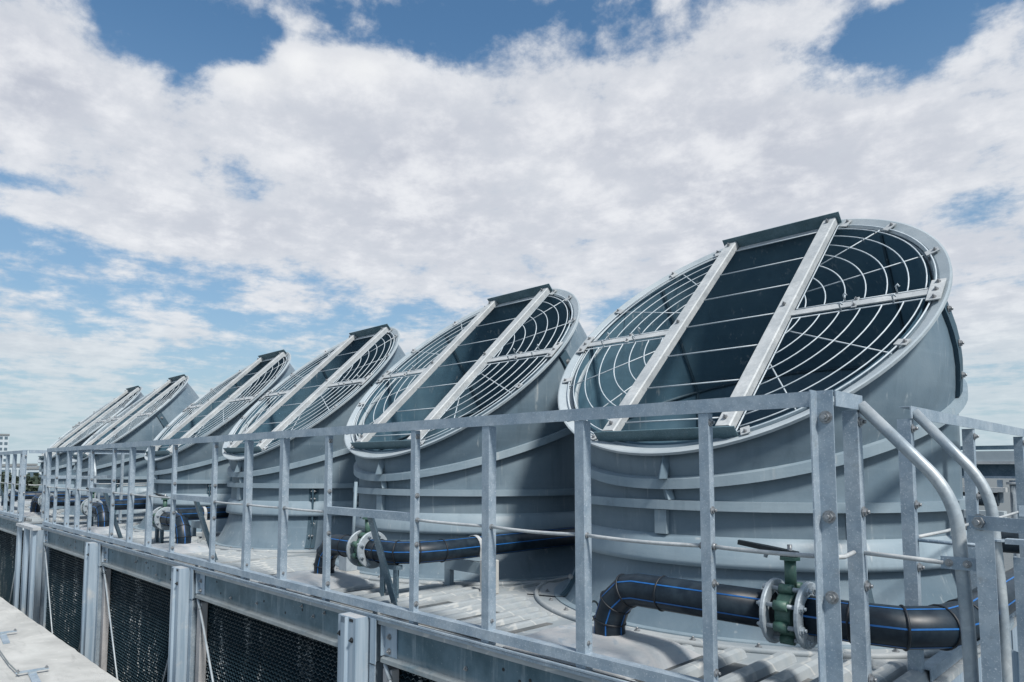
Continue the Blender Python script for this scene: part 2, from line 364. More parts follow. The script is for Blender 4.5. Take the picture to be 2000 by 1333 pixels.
def make_stack():
    root = empty('fan_stack')
    RB = 1.175
    prof = [(1.335, -.012), (1.30, .03), (1.26, .10), (1.222, .19), (1.195, .28), (1.185, .34), (RB, .46), (RB, .60)]
    rows = [[Vector((r*math.cos(t), r*math.sin(t), z)) for t in TH] for r, z in prof]+[[ringp(t, RB) for t in TH]]
    loft(rows).build('barrel', 'frp', root)
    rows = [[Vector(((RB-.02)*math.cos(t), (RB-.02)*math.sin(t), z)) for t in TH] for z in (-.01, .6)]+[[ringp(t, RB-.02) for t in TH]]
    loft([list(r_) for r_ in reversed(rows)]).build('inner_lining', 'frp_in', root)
    band(1.16, 1.385, -.022, -.008).build('base_flange', 'frp_ring', root)
    # cone-shaped stiffening band above the bell
    bd = [(1.187, .325), (1.230, .318), (1.228, .345), (1.208, .45), (1.176, .475)]
    loft([[Vector((r*math.cos(t), r*math.sin(t), z)) for t in TH] for r, z in bd]).build('stiffening_band', 'frp_ring', root)
    band(RB-.005, 1.226, .612, .662).build('ring_flange', 'frp_ring', root)
    o = band(RB-.005, 1.226, RZ-.027, RZ+.027, MIT).build('ring_flange', 'frp_ring', root)
    # hood: oblique section from the mitre ring to the mouth
    RH = 1.172; rows = []
    def hoodp(t, q, out=0.0): return ringp(t, RB+.005).lerp(mouthp(t, RH, -.01), q)+Vector((math.cos(t), math.sin(t), 0))*((.022+.035*max(0, math.sin(t+R(35))))*math.sin(q*math.pi)+out)
    for i in range(7):
        s_ = i/6; rows.append([hoodp(t, s_) for t in TH])
    loft(rows).build('hood', 'frp', root)
    rows = []
    for i in range(5):
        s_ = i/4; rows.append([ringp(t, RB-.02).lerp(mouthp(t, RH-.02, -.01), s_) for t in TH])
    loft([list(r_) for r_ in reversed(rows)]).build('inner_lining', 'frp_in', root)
    # mouth rim: flat lip with a turned-down outer edge
    rw = [(RH-.022, -.09), (RH-.020, -.07), (1.165, -.035), (1.20, -.008), (1.252, .012), (1.262, .010), (1.262, -.008), (1.254, -.006), (1.205, -.024), (1.175, -.05), (RH+.001, -.09)]
    loft([[mouthp(t, r, n) for t in TH] for r, n in rw], False, True).build('mouth_rim', 'frp_rim', root)
    # inside seams
    loft([[ringp(t, RB-.021, RZ+dz_)for t in TH] for dz_ in (-.012,)]+[[ringp(t, RB-.034, RZ+dz_) for t in TH] for dz_ in (-.01, .01)]+[[ringp(t, RB-.021, RZ+.012) for t in TH]]).build('inner_seam', 'seam', root)
    for a in (49, 139, 229, 319):
        t = R(a); tg = Vector((-math.sin(t), math.cos(t), 0)); rd = Vector((math.cos(t), math.sin(t), 0))
        b = MB()
        for p0, p1 in ((rd*(RB-.021)+Vector((0,0,0)), ringp(t, RB-.021)), (ringp(t, RB-.021), mouthp(t, RH-.021, -.03))):
            b.ext([(-.011, 0), (.011, 0), (.011, -.013), (-.011, -.013)], p0, p1, tg, rd)
        b.build('inner_seam', 'seam', root)
    # outside joint flanges, bolted
    jm = None
    for a in (-41, -131, 139, 49):
        t = R(a); rd = Vector((math.cos(t), math.sin(t), 0)); tg = Vector((-math.sin(t), math.cos(t), 0))
        pr = [(1.33, .0), (1.285, .045), (1.235, .13), (1.20, .21), (1.195, .32), (1.195, .60)]
        vs = []
        for off in (-.008, .008):
            for r, z in pr: vs += [rd*(r-.075)+tg*off+Vector((0,0,z)), rd*(r+.03)+tg*off+Vector((0,0,z))]
        n = len(pr)*2; fs = []
        for i in range(len(pr)-1):
            b_ = 2*i; fs += [(b_, b_+1, b_+3, b_+2), (n+b_, n+b_+2, n+b_+3, n+b_+1), (b_+1, n+b_+1, n+b_+3, b_+3)]
        fl = MB().add(vs, fs)
        # flat cover strip on the wall
        rows = [(1.337, .0), (1.302, .03), (1.262, .10), (1.224, .19), (1.197, .28), (1.189, .325)]
        w = .05
        for (r0, z0), (r1, z1) in zip(rows[:-1], rows[1:]):
            fl.add([rd*r0+tg*-w+Vector((0,0,z0)), rd*r0+tg*w+Vector((0,0,z0)), rd*r1+tg*w+Vector((0,0,z1)), rd*r1+tg*-w+Vector((0,0,z1))], [(0,1,2,3)])
        fl.add([rd*1.178+tg*-w+Vector((0,0,.47)), rd*1.178+tg*w+Vector((0,0,.47)), rd*1.178+tg*w+Vector((0,0,.61)), rd*1.178+tg*-w+Vector((0,0,.61))], [(0,1,2,3)])
        jf = fl.build('joint_flange', 'seam', root)
        for z in (.12, .24, .40, .50, .58):
            rr_ = 1.285 if z < .15 else 1.20
            for sg in (-1, 1): bolt_at(jf, rd*(rr_+.0)+tg*.009*sg+Vector((0,0,z)), tg*sg, .8)
    # hood side joints (wide dark flange with bolts) and front strap
    for a in (4, 176):
        t = R(a); sg = 1 if a < 90 else -1; dt = R(2.4); b = MB(); n = 6; vs = []; fs = []
        for k_ in range(n+1):
            q = .05+.86*k_/n
            vs += [hoodp(t-dt, q, .0), hoodp(t-dt, q, .022), hoodp(t+dt, q, .022), hoodp(t+dt, q, .0)]
            if k_: m_ = 4*(k_-1); fs += [(m_+c_, m_+c_+1, m_+c_+5, m_+c_+4) for c_ in range(3)]
        fs += [(0, 3, 2, 1), (4*n, 4*n+1, 4*n+2, 4*n+3)]
        hj = b.add(vs, fs).build('hood_joint', 'seam', root)
        for q in (.22, .5, .8): bolt_at(hj, hoodp(t, q, .022), (math.cos(t), math.sin(t), 0), 1.2)
    t = R(-88)
    st = MB(); pts = [mouthp(t, 1.185, -.04), ringp(t, 1.225, RZ+.03)]
    st.ext([(-.028, 0), (.028, 0), (.028, .012), (.010, .05), (.004, .05), (-.002, .012), (-.028, .012)], pts[0], pts[1], (1,0,0), (0,-1,0))
    st.build('hood_strap', 'frp', root)
    st = MB(); st.ext([(-.028, 0), (.028, 0), (.028, .012), (.010, .04), (.004, .04), (-.002, .012), (-.028, .012)], ringp(t, 1.178, RZ-.03), Vector((ringp(t, 1.178).x+.02, -1.178, .665)), (1,0,0), (0,-1,0))
    st.build('hood_strap', 'frp_ring', root)
    pad = MB(); pad.box(-.03, .045, -1.205, -1.165, .476, .608); pad.build('wall_pad', 'frp_ring', root)
    # lifting lug with round eye, front left, on the upper ring
    t = R(-128); rd = Vector((math.cos(t), math.sin(t), 0)); tg = Vector((-math.sin(t), math.cos(t), 0))
    lg = MB(); c0 = rd*1.18+Vector((0,0,.72))
    lg.tube([c0-tg*.05, c0+tg*.05], .028, 12)
    lg.ext([(-.05, -.05), (.05, -.05), (.03, .03), (-.03, .03)], c0-tg*.03, c0-tg*.022, rd, (0,0,1))
    lg.ext([(-.05, -.05), (.05, -.05), (.03, .03), (-.03, .03)], c0+tg*.022, c0+tg*.03, rd, (0,0,1))
    lg.build('lifting_lug', 'galv_dark', root)
    # guard ------------------------------------------------------------
    ch = [(-.045, .0), (.045, .0), (.045, .045), (.038, .052), (-.038, .052), (-.045, .045)]
    for u in (-.375, .375):
        b = MB(); b.ext(ch, mp(u, -1.10, .004), mp(u, 1.142, .004), EU, EN); gb = b.build('guard_beam', 'galv_light', root)
        for v in (-1.04, .04, 1.09): bolt_at(gb, mp(u, v, .064), EN, .7)
    b = MB()   # upper and lower end plates stand square to the mouth
    b.ext([(0, -.008), (.006, -.008), (.006, .088), (0, .088)], mp(-.44, 1.145, 0), mp(.445, 1.145, 0), EV, EN)
    b.build('upper_end_plate', 'plate', root)
    b = MB(); b.ext([(-.05, .0), (-.002, .0), (-.002, .006), (-.05, .006)], mp(-.33, 1.144, -.008), mp(.33, 1.144, -.008), EV, EN); b.build('upper_lip', 'galv_light', root)
    b = MB(); b.ext([(0, -.03), (.006, -.03), (.006, .055), (0, .055)], mp(-.46, -1.125, .01), mp(.455, -1.125, .01), EV, EN)
    b.ext([(.006, -.03), (.05, -.03), (.05, -.024), (.006, -.024)], mp(-.46, -1.125, .01), mp(.455, -1.125, .01), EV, EN)
    b.build('lower_end_plate', 'plate', root)
    for v in (1.065, .715, .378, .037, -.30, -.64, -.977):
        MB().cyl(mp(-.33, v, .008), mp(.33, v, .008), .0048, 8).build('guard_bar', 'wire', root)
    for sg in (-1, 1):
        b = MB(); b.ext([(-.026, 0), (.026, 0), (.026, .008), (-.026, .008)], mp(sg*.42, .0, .006), mp(sg*1.19, .0, .006), EV, EN)
        cb = b.build('cross_bar', 'galv_light', root)
        b = MB(); b.ext([(-.05, 0), (.05, 0), (.05, .006), (-.05, .006)], mp(sg*.79-.014, 0, .014), mp(sg*.79+.014, 0, .014), EV, EN); b.build('clamp_plate', 'galv_light', cb)
        bolt_at(cb, mp(sg*.79, .03, .022), EN, .5); bolt_at(cb, mp(sg*.79, -.03, .022), EN, .5)
        # end bracket on the rim
        b = MB(); b.ext([(-.10, 0), (.10, 0), (.10, .006), (-.10, .006)], mp(sg*1.165, 0, .016), mp(sg*1.235, 0, .016), EV, EN)
        br = b.build('end_bracket', 'galv_light', root)
        for v in (-.075, 0, .075): bolt_at(br, mp(sg*1.20, v, .022), EN, .7)
    # four wire panels
    RR = [.145+.1135*i for i in range(3, 9)]+[1.165]
    RR = [.485, .60, .712, .826, .94, 1.05, 1.14]
    for sx in (1, -1):
        for sy in (1, -1):
            u0, v0 = .432, (.050 if sy > 0 else .050)
            ro = 1.185
            def w(u, v, n=.004): return mp(sx*u, sy*v, n)
            fr_ = [w(u0, v0), w(math.sqrt(ro*ro-v0*v0), v0)]
            t0 = math.asin(v0/ro); t1 = math.acos(u0/ro)
            arc = [w(ro*math.cos(t0+(t1-t0)*i/22), ro*math.sin(t0+(t1-t0)*i/22)) for i in range(23)]
            gp = MB().tube([fr_[0]]+arc, .0048, 6, closed=True).build('guard_panel', 'wire', root)
            for rr_ in RR:
                a0 = math.asin(v0/rr_); a1 = math.acos(min(1, u0/rr_)); n = max(3, int((a1-a0)*16))
                if a1-a0 < .03: continue
                MB().tube([w(rr_*math.cos(a0+(a1-a0)*i/n), rr_*math.sin(a0+(a1-a0)*i/n)) for i in range(n+1)], .0040, 6).build('ring_wire', 'wire', gp)
            sp = [((.432, .585), (.745, .915)), ((.432, .262), (1.09, .455))] if sy > 0 else [((.432, .165), (1.07, .515)), ((.432, .50), (.70, .93))]
            for (a_, b_) in sp: MB().cyl(w(*a_, n=-.006), w(*b_, n=-.006), .0042, 6).build('spoke_wire', 'wire', gp)
            for rr_, ang in ((.72, None), (1.0, None)):   # wire hooks standing up beside the cross bar
                q = w(rr_, v0, .0); MB().tube([q, q+EN*.05, q+EN*.06+EU*.012, q+EN*.045+EU*.018], .0045, 5).build('hook', 'wire', gp)
            for ang in (22, 48, 66):
                c_, s_ = math.cos(R(ang)), math.sin(R(ang)); d_ = (EU*sx*c_+EV*sy*s_); tn = EN.cross(d_)
                b = MB(); b.ext([(-.024, .0), (.024, .0), (.024, .006), (-.024, .006)], MC+d_*1.165+EN*.004, MC+d_*1.235+EN*.012, tn, EN)
                rc = b.build('rim_clip', 'galv_light', root)
                bolt_at(rc, MC+d_*1.215+EN*.018, EN, .55)
    # rotor, at rest deep in the barrel
    hb = MB(); hb.lathe([(0, .34), (.16, .33), (.20, .28), (.20, .18), (0, .18)], seg=24); hub = hb.build('fan_hub', 'flange', root)
    for i in range(6):
        t = R(60*i+12); rd = Vector((math.cos(t), math.sin(t), 0)); tg = Vector((-math.sin(t), math.cos(t), 0)); b = MB(); vs = []
        for r, wd, tw in ((.19, .07, .6), (.45, .11, .42), (.8, .10, .28), (1.1, .085, .2)):
            for sgn in (-1, 1):
                for th_ in (-.006, .006): vs.append(rd*r+tg*wd*sgn*math.cos(tw)+Vector((0,0,.25+wd*sgn*math.sin(tw)+th_)))
        fs = []
        for k_ in range(3):
            q = 4*k_; fs += [(q, q+4, q+6, q+2), (q+1, q+3, q+7, q+5), (q, q+1, q+5, q+4), (q+2, q+6, q+7, q+3)]
        fs += [(12, 13, 15, 14), (0, 2, 3, 1)]
        b.add(vs, fs); b.build('fan_blade', 'flange', root)
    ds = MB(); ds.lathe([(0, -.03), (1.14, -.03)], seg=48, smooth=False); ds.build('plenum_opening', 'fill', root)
    return root
stack = make_stack()
LB = ['largest hooded grey fan stack, nearest the camera at the right end of the row',
      'second hooded fan stack from the right, directly left of the largest one',
      'third hooded fan stack from the right, behind a black pipe riser',
      'fourth hooded fan stack from the right, last one before the gap between the two towers',
      'fifth hooded fan stack from the right, first one beyond the gap',
      'smallest and farthest hooded fan stack, leftmost of the row']
for i in range(6):
    o = stack if i == 0 else copy_tree(stack)
    x = SX-S*i if i < 4 else SX-GAP2-S*(i-4)
    o.location = (x, YC, 0)
    tag(o, LB[i], 'fan stack', 'hooded fan stacks in a row on the cooling tower decks')
# ------------------------------------------------------------------ cooling tower casing
L1 = -10.9; YB = 4.45
TH0 = .075      # near end edge of the deck
def make_tower():
    root = empty('cooling_tower')
    dk = MB(); dk.box(L1, TH0, -.005, YB, -.055, -.025); dk.build('deck', 'deck', root)
    # inner plenum walls and back and end walls
    w = MB(); w.box(L1+.02, TH0-.02, YB-.05, YB-.01, -3.0, -.056); w.build('back_wall', 'galv_dark', root)
    for x in (L1+.03, TH0-.03):
        w = MB()
        for i in range(9):
            y0 = .06+i*.48; w.box(x-.02, x+.02, y0, y0+.44, -3.0, -.057)
        w.build('end_wall', 'column', root)
    # raised deck ribs running front to back, grouped as in the picture
    rib = MB(); W_, H_ = .031, .024; rows = []
    prof = [(-W_, 0), (-W_*.75, H_*.7), (-W_*.35, H_), (W_*.35, H_), (W_*.75, H_*.7), (W_, 0)]
    ys = [.075, .62, .665, .69]; ks = [1, 1, .75, .2]
    for y, k_ in zip(ys, ks): rows.append([(a*(1 if k_ > .3 else .6), y, -.0245+b*k_) for a, b in prof])
    vs = [p for r_ in rows for p in r_]; fs = []
    for i in range(3):
        for j in range(5): fs.append((i*6+j, i*6+j+1, (i+1)*6+j+1, (i+1)*6+j))
    fs += [tuple(reversed(range(6))), tuple(range(18, 24)), ]
    rib.add(vs, [tuple(reversed(f)) for f in fs], False); rib.v = [(a, b_, c_+(.003 if c_ > -.02 else 0)) for a, b_, c_ in rib.v]; ro_ = rib.build('deck_rib', 'deck', root); first = True
    # ring-plate edges around the stacks, seen as a curved step
    for i in range(4):
        cx = SX-S*i
        gx = [(-.915, 1), (-.69, .94), (-.50, .98), (-.365, .97), (-.23, 1), (-.10, 1.0), (.0, 1)]
        xs = [cx+1.285+dx for dx, _ in gx]+[cx+d_ for d_ in (-.515, -.64, -.765, -.93, -1.055, -1.18)]
        for x in xs:
            if x > TH0-.04 or x < L1+.05: continue
            if first: ro_.location = (x, 0, 0); first = False; continue
            # ribs end where the round base plate begins
            o = share(ro_, root, (x, 0, 0)); d = abs(x-cx); big = i == 0 and x > cx; yend = YC-math.sqrt(max(0, 1.52**2-d*d)) if d < 1.45 else 1.15
            o.scale = (1.3 if big else 1, min(1.5, max(.7, (yend-.05)/.69)), 1.7 if big else 1)
            if big: o.location.z = .0172
        # base plate: part ring lying on the deck between rib ends and stack
        n = 40; vs = []; a0, a1 = R(-140), R(-40)
        a0, a1 = R(-155), R(-25)
        for k_ in range(n+1):
            t = a0+(a1-a0)*k_/n
            for r in (1.30, 1.50): 
                for z in (-.024, -.0235+.008): vs.append((cx+r*math.cos(t), YC+r*math.sin(t), z))
        fs = []
        for k_ in range(n):
            q = 4*k_; fs += [(q+1, q+3, q+7, q+5), (q+2, q+6, q+7, q+3)]
        MB().add(vs, [tuple(reversed(f)) if False else f for f in fs]).build('base_plate', 'deck', root)
        hem = MB(); hem.tube([(cx+1.505*math.cos(a0+(a1-a0)*k_/n), YC+1.505*math.sin(a0+(a1-a0)*k_/n), -.016) for k_ in range(n+1)], .016, 8).build('base_plate_hem', 'deck', root)
        for k_ in range(9):
            t = R(-140+k_*12.5); bolt_at(root, (cx+1.43*math.cos(t), YC+1.43*math.sin(t), -.015), (0,0,1), .8)
        MB().box(cx+.34, cx+1.30, .075, .60, -.0249, -.0215).build('valley_shade_sheet', 'valley', root)  # added dark sheets paint shade and some dirt into the rib gaps
        MB().box(max(cx-1.35, L1+.03), cx-.44, .075, .60, -.0249, -.0215).build('valley_shade_sheet', 'valley', root)
        # creased cover sheet under the pipe riser
        fx = [-1.17, -3.80, -6.60, -9.40][i]
        c = MB(); nx, ny = 16, 12; x0, x1, y0, y1 = fx-.40, fx+.36, .055, .60; rnd = random.Random(5+i)
        hs = {}
        for a in range(nx+1):
            for b_ in range(ny+1):
                e = min(a, nx-a, 3)/3*min(b_, ny-b_, 2)/2
                x = x0+(x1-x0)*a/nx; y = y0+(y1-y0)*b_/ny
                z = .004+.038*min(1, e*1.4)+.020*math.exp(-((x-fx)**2+(y-.38)**2)/.03)+.004*rnd.uniform(-1, 1)
                if a in (0, nx) or b_ in (0, ny): z = -.022
                c.v.append((x, y, z))
        for a in range(nx):
            for b_ in range(ny):
                q = a*(ny+1)+b_; c.f.append((q, q+ny+1, q+ny+2, q+1)); c.sm.append(True)
        c.build('riser_cover', 'cover', root)
    # longitudinal seams on the deck
    sm_ = MB(); 
    
    for x in [SX-S*i-1.363 for i in range(-0, 3)]: MB().box(x-.02, x+.02, .05, YB-.05, -.0249, -.006).build('deck_seam', 'deck', root)
    # deck edge: thin folded strips below the toe rail
    e = MB(); e.box(L1, TH0, -.022, -.006, -.012, -.004); e.box(L1, TH0, -.016, -.006, -.030, -.016); e.build('deck_edge_strip', 'galv', root)
    # front beam, fill panels and columns bay by bay
    bays = []
    cols = [-2.70-2.727*i for i in range(3)]
    xl = L1+.14; xs = [TH0-.22]+cols+[L1+.02]
    for i in range(4):
        a = xs[i+1]+(.20 if i < 3 else .10); b_ = xs[i]-.12
        bm = MB()
        bm.ext([(0, -.057), (.012, -.057), (.012, -.215), (.012, -.226), (-.022, -.234), (-.034, -.240), (-.036, -.262), (-.030, -.262), (-.027, -.246), (.0, -.240), (.0, -.215)][::-1], (a, .03, 0), (b_, .03, 0), (0,1,0), (0,0,1))
        beam = bm.build('front_beam', 'beam', root)
        rr = random.Random(i)
        for k_ in range(10):
            x = a+.15+(b_-a-.3)*rr.random(); z = -.09-.10*rr.random()
            if k_ < 5: MB().cyl((x, .031, z), (x, .0285, z), .009, 10).build('bolt_hole', 'hole', beam)
            else: bolt_at(beam, (x, .0295, z), (0,-1,0), .6)
        pl = MB(); pl.ext([(0,0), (.12, 0), (.12, .005), (.005, .005), (.005, .03), (0, .03)], (a-.005, .028, -.228), (a-.005, .028, -.058), (1,0,0), (0,-1,0)); cp = pl.build('corner_plate', 'column', beam)
        for z in (-.12, -.20): bolt_at(beam, (a+.045, .0225, z), (0,-1,0), .9)
        # honeycomb fill
        f = MB(); fx0, fx1, z0, z1 = a-.12, b_+.14, -1.75, -.264
        nx = int((fx1-fx0)/.026); nz = int((z1-z0)/.030)
        for j in range(nz+1):
            z = z0+j*.030; ph = j % 2; vs = []
            for k_ in range(nx+1):
                zz = z+(.0085 if (k_+ph) % 2 else -.0085); x = fx0+k_*.026
                vs += [(x, .085, zz+.002), (x, .14, zz), (x, .085, zz-.002)]
            fs = []
            for k_ in range(nx):
                q = 3*k_; fs += [(q, q+3, q+4, q+1), (q+2, q+5, q+3, q)]
            f.add(vs, fs)
        fe = f.build('fill_media', 'fill_edge', root); tag(fe, kind='stuff')
        bk = MB(); bk.box(fx0, fx1, .1405, .20, z0, z1+.03); bk.build('fill_backing', 'fill', root)
        # tension rods
        for (p0, p1) in (((a+.02, .012, -.262), (a+1.20, .03, -2.35)), ((b_-.02, .045, -.262), (b_-1.20, .055, -2.35))):
            MB().cyl(p0, p1, .009, 8).build('tension_rod', 'flange', root)
            d_ = (Vector(p1)-Vector(p0)).normalized(); MB().cyl(Vector(p0)+d_*.01, Vector(p0)+d_*.10, .014, 8).build('rod_clevis', 'flange', root)
    for x in cols:
        c = MB(); zt, zb = -.004, -3.0
        # cladding: front face with one pressed rib, returns at both sides
        prof = [(-.10,.13), (-.10,.0), (-.055,.0), (-.045,-.018), (.0,-.018), (.010,.0), (.085,.0), (.085,.15), (.080,.15), (.080,.006), (-.094,.006), (-.094,.13)]
        c.ext(prof[::-1], (x, -.10, zb), (x, -.10, zt-.02), (1,0,0), (0,1,0)); cc = c.build('column', 'column', root)
        t_ = MB(); t_.box(x-.045, x, -.118, -.10, zt-.055, zt-.02); t_.build('pressed_rib', 'column', cc)
        cap = MB(); cap.box(x-.095, x+.080, -.095, .04, zt-.026, zt-.021); cap.build('column_cap', 'cover', cc)
        h = MB(); h.box(x+.02, x+.06, -.1015, -.099, zt-.045, zt-.028); h.build('slot', 'hole', cc)
        a = MB(); a.ext([(0,0), (.055,0), (.055,.005), (.012,.005), (.012,.10), (0,.10)], (x+.115, -.02, -.28), (x+.115, -.02, zt-.02), (1,0,0), (0,1,0)); a.build('column_angle', 'column', root)
        a = MB(); a.ext([(0,0), (.055,0), (.055,.005), (.006,.005), (.006,.10), (0,.10)], (x+.105, -.015, zb), (x+.105, -.015, -.29), (1,0,0), (0,1,0)); a.build('column_angle', 'galv', root)
        tm = MB(); tm.bev(x+.185, x+.27, .02, .08, zb, -.30, .006); tm.build('column_core', 'timber', root)
        for dx, z in ((-.075, -.13), (.05, -.15)): bolt_at(cc, (x+dx, -.101, z), (0,-1,0), .8, 'hole')
    return root
tower = make_tower(); tag(tower, 'nearer cooling tower with light ribbed deck, stained beam and black fill panels below', 'cooling tower', 'cooling towers end to end')
tower2 = copy_tree(tower); tower2.location.x = -GAP2
tag(tower2, 'farther cooling tower beyond the gap, at the left edge of the picture', 'cooling tower', 'cooling towers end to end')
# corrugated gap cladding between towers
def gap_panel(x0, x1, label, y=.0, n=5):
    root = empty('gap_cladding', ((x0+x1)/2, y, -3.0)); w = (x1-x0)/n
    for i in range(n):
        a = -(x1-x0)/2+i*w; d = .05 if i % 2 else 0
        p = [(0,.0), (w*.22,-.0), (w*.30,-.035), (w*.78,-.035), (w*.86,0), (w*.985,0), (w*.985,.006), (w*.85,.006), (w*.77,-.029), (w*.31,-.029), (w*.21,.006), (0,.006)]
        m_ = MB(); m_.ext(p[::-1], (a, d, 0), (a, d, 2.93), (1,0,0), (0,1,0)); m_.build('cladding_sheet', 'column', root)
    m_ = MB(); m_.box(-(x1-x0)/2+.10, (x1-x0)/2+.02, -.055, .07, 2.935, 2.975); m_.build('top_cap', 'cover', root)
    tag(root, label, 'cladding', 'folded sheets closing the gaps between towers'); return root
gap_panel(-12.16, -10.92, 'blue grey folded sheet cladding closing the gap between the two towers, left side', y=-.06)
o = gap_panel(.10, 1.34, 'pale folded sheet cladding beside the ladder foot at the lower right corner', y=1.95)
# ------------------------------------------------------------------ railings
def post_mesh(kind):
    b = MB(); w = {'thick': .050, 'thin': .040, 'corner': .056}[kind]; t = .005
    if kind == 'thin': prof = [(-w/2, 0), (w/2, 0), (w/2, .034), (w/2-t, .034), (w/2-t, t), (-w/2, t)]
    elif kind == 'thick': prof = [(-w/2, 0), (w/2, 0), (w/2, w), (w/2-t, w), (w/2-t, t), (-w/2, t)]
    else: prof = [(-w/2, -.05), (-w/2+t, -.05), (-w/2+t, 0), (w/2, 0), (w/2, t), (-w/2, t)]
    b.ext(prof[::-1], (0,0,-.02), (0,0, 1.099 if kind == 'corner' else 1.046), (1,0,0), (0,1,0))
    o = b.build('post', 'galv'); me = o.data; bpy.data.objects.remove(o); return me
PM = {k_: post_mesh(k_) for k_ in ('thick', 'thin', 'corner')}
def add_post(parent, kind, x, y=.003, rz=0.0, bolts=True):
    o = bpy.data.objects.new('post', PM[kind]); col.objects.link(o); o.parent = parent; o.location = (x, y, 0); o.rotation_euler = (0,0,rz)
    if kind == 'thin':
        for z in (1.012, .686, .42, .10): bolt_at(o, (.0205, .016, z), (1,0,0), .75)
    elif kind == 'corner':
        for z in (1.01, .685, .427): bolt_at(o, (.004, -.001, z), (0,-1,0), 1.05)
    elif bolts: bolt_at(o, (.0255, .022, .10), (1,0,0), .5)
    return o
def make_railing():
    root = empty('safety_railing', (0,0,0))
    b = MB(); ang = [(0,0), (.005,0), (.005,.047), (.045,.047), (.045,.052), (0,.052)]
    b.ext([(0,0), (.0,.052), (.045,.052), (.045,.047), (.005,.047), (.005,0)][::-1], (L1+.03, 0, 1.047), (-.032, 0, 1.047), (0,1,0), (0,0,1)); b.build('top_rail', 'galv', root)
    b = MB(); b.ext([(0,0), (.0,.046), (.05,.046), (.05,.041), (.005,.041), (.005,0)][::-1], (L1, -.005, .012), (.03, -.005, .012), (0,1,0), (0,0,1)); b.build('toe_rail', 'galv', root)
    mod = [(-.441, 'thin'), (-1.041, 'thick'), (-1.638, 'thick'), (-2.228, 'thin')]
    first = [('corner', 0.0)]
    xs = [('corner', 0.002)]
    alln = [(0.0, 'c')]
    seqs = [[(-.441,'thin'),(-1.041,'thick'),(-1.638,'thick'),(-2.228,'thin')], [(-3.152,'thin'),(-3.768,'thick'),(-4.350,'thick'),(-4.972,'thin')],
            [(-5.890,'thin'),(-6.56,'thick'),(-7.14,'thick'),(-7.74,'thin')], [(-8.62,'thin'),(-9.22,'thick'),(-9.72,'thick'),(-10.33,'thin'),(-10.84,'thick')]]
    flat = [(0.002, 'corner')]+[q for s_ in seqs for q in s_]
    for x, k_ in flat: add_post(root, k_, x)
    for (xa, ka), (xb, kb) in zip(flat[:-1], flat[1:]):
        w = xa-xb
        if .85 < w < 1.0:
            b = MB(); b.ext([(0,0), (0,.046), (.035,.046), (.035,.041), (.005,.041), (.005,0)][::-1], (xb+.02, .004, .543), (xa-.02, .004, .543), (0,1,0), (0,0,1)); b.build('flat_rail', 'galv', root)
            xm = (xa+xb)/2
            b = MB(); b.ext([(-.028,0), (.028,0), (.028,.005), (-.023,.005), (-.023,.045), (-.028,.045)], (xm-.02, .045, .543), (xm-.02, .24, -.02), (1,0,0), (0,.93,.36)); b.build('brace', 'galv_dark', root)
        else:
            n = 8; sag = .003
            pts = [(xa-.025-(w-.05)*i/n, .02, .553-sag*4*(i/n)*(1-i/n)*(1 if abs(xa) > 1.5 or xa > -.3 else 2.2)) for i in range(n+1)]
            MB().tube(pts, .0078, 8).build('mid_rod', 'galv_light', root)
            for p in (pts[0], pts[-1]): MB().tube([(p[0]-.006, p[1]-.0, p[2]), (p[0]+.006, p[1], p[2])], .013, 8).build('rod_end', 'bolt', root)
    return root
rail = make_railing(); tag(rail, 'long galvanised front railing of the nearer tower, with corner post at right', 'railing', 'railings along the towers')
r2 = copy_tree(rail); r2.location.x = -GAP2; tag(r2, 'front railing of the farther tower, at the left edge', 'railing', 'railings along the towers')
AP = [(0,0), (.045,0), (.045,.005), (.005,.005), (.005,.050), (0,.050)]
def bar_y(x, y0, y1, z, name, parent, outer=1):
    """angle rail running front to back; vertical leg at x (outer face), flat leg on top going to -X*outer"""
    b = MB(); b.ext([(0,0), (0,.052), (-.045*outer,.052), (-.045*outer,.047), (-.005*outer,.047), (-.005*outer,0)], (x, y0, z), (x, y1, z), (1,0,0), (0,0,1)); return b.build(name, 'galv', parent)
def make_end_rail(x, outer, ladder):
    root = empty('end_railing', (x, 0, 0))
    segs = [(.03, .285), (.865, 4.42)] if ladder else [(.03, 4.42)]
    for y0, y1 in segs: bar_y(.03*outer, y0, y1, 1.047, 'top_rail', root, outer)
    ys = [.262, .888, 1.99, 3.40, 4.38] if ladder else [1.0, 1.95, 3.0, 3.9, 4.38]
    for y in ys:
        b = MB(); b.ext(AP, (.024*outer, y-.02, -.02), (.024*outer, y-.02, 1.046), (0,1,0), (-outer,0,0)); p = b.build('post', 'galv', root)
        for z in (1.005, .69, .435, .12): bolt_at(p, (.026*outer, y+.002, z), (outer,0,0), .95)
    for y0, y1 in ([(.03, .25)] if ladder else [])+list(zip(ys[1 if ladder else 0:-1], ys[2 if ladder else 1:])):
        MB().tube([(.0, y0+.02, .55), (.0, (y0+y1)/2, .543), (.0, y1-.02, .55)], .0078, 8).build('mid_rod', 'galv_light', root)
    b = MB(); ys0 = .90 if ladder else .05
    b.ext([(0,0), (0,.05), (-.05*outer,.05), (-.05*outer,.045), (-.005*outer,.045), (-.005*outer,0)], (.05*outer, ys0, -.022), (.05*outer, 4.42, -.022), (1,0,0), (0,0,1)); b.build('toe_rail', 'galv', root)
    return root
e1 = make_end_rail(0, 1, True); tag(e1, 'short end railing around the ladder opening at the right, behind the two curved handrails', 'railing', 'railings along the towers')
e2 = copy_tree(e1); e2.location.x = -GAP2; tag(e2, 'end railing of the farther tower facing the gap', 'railing', 'railings along the towers')
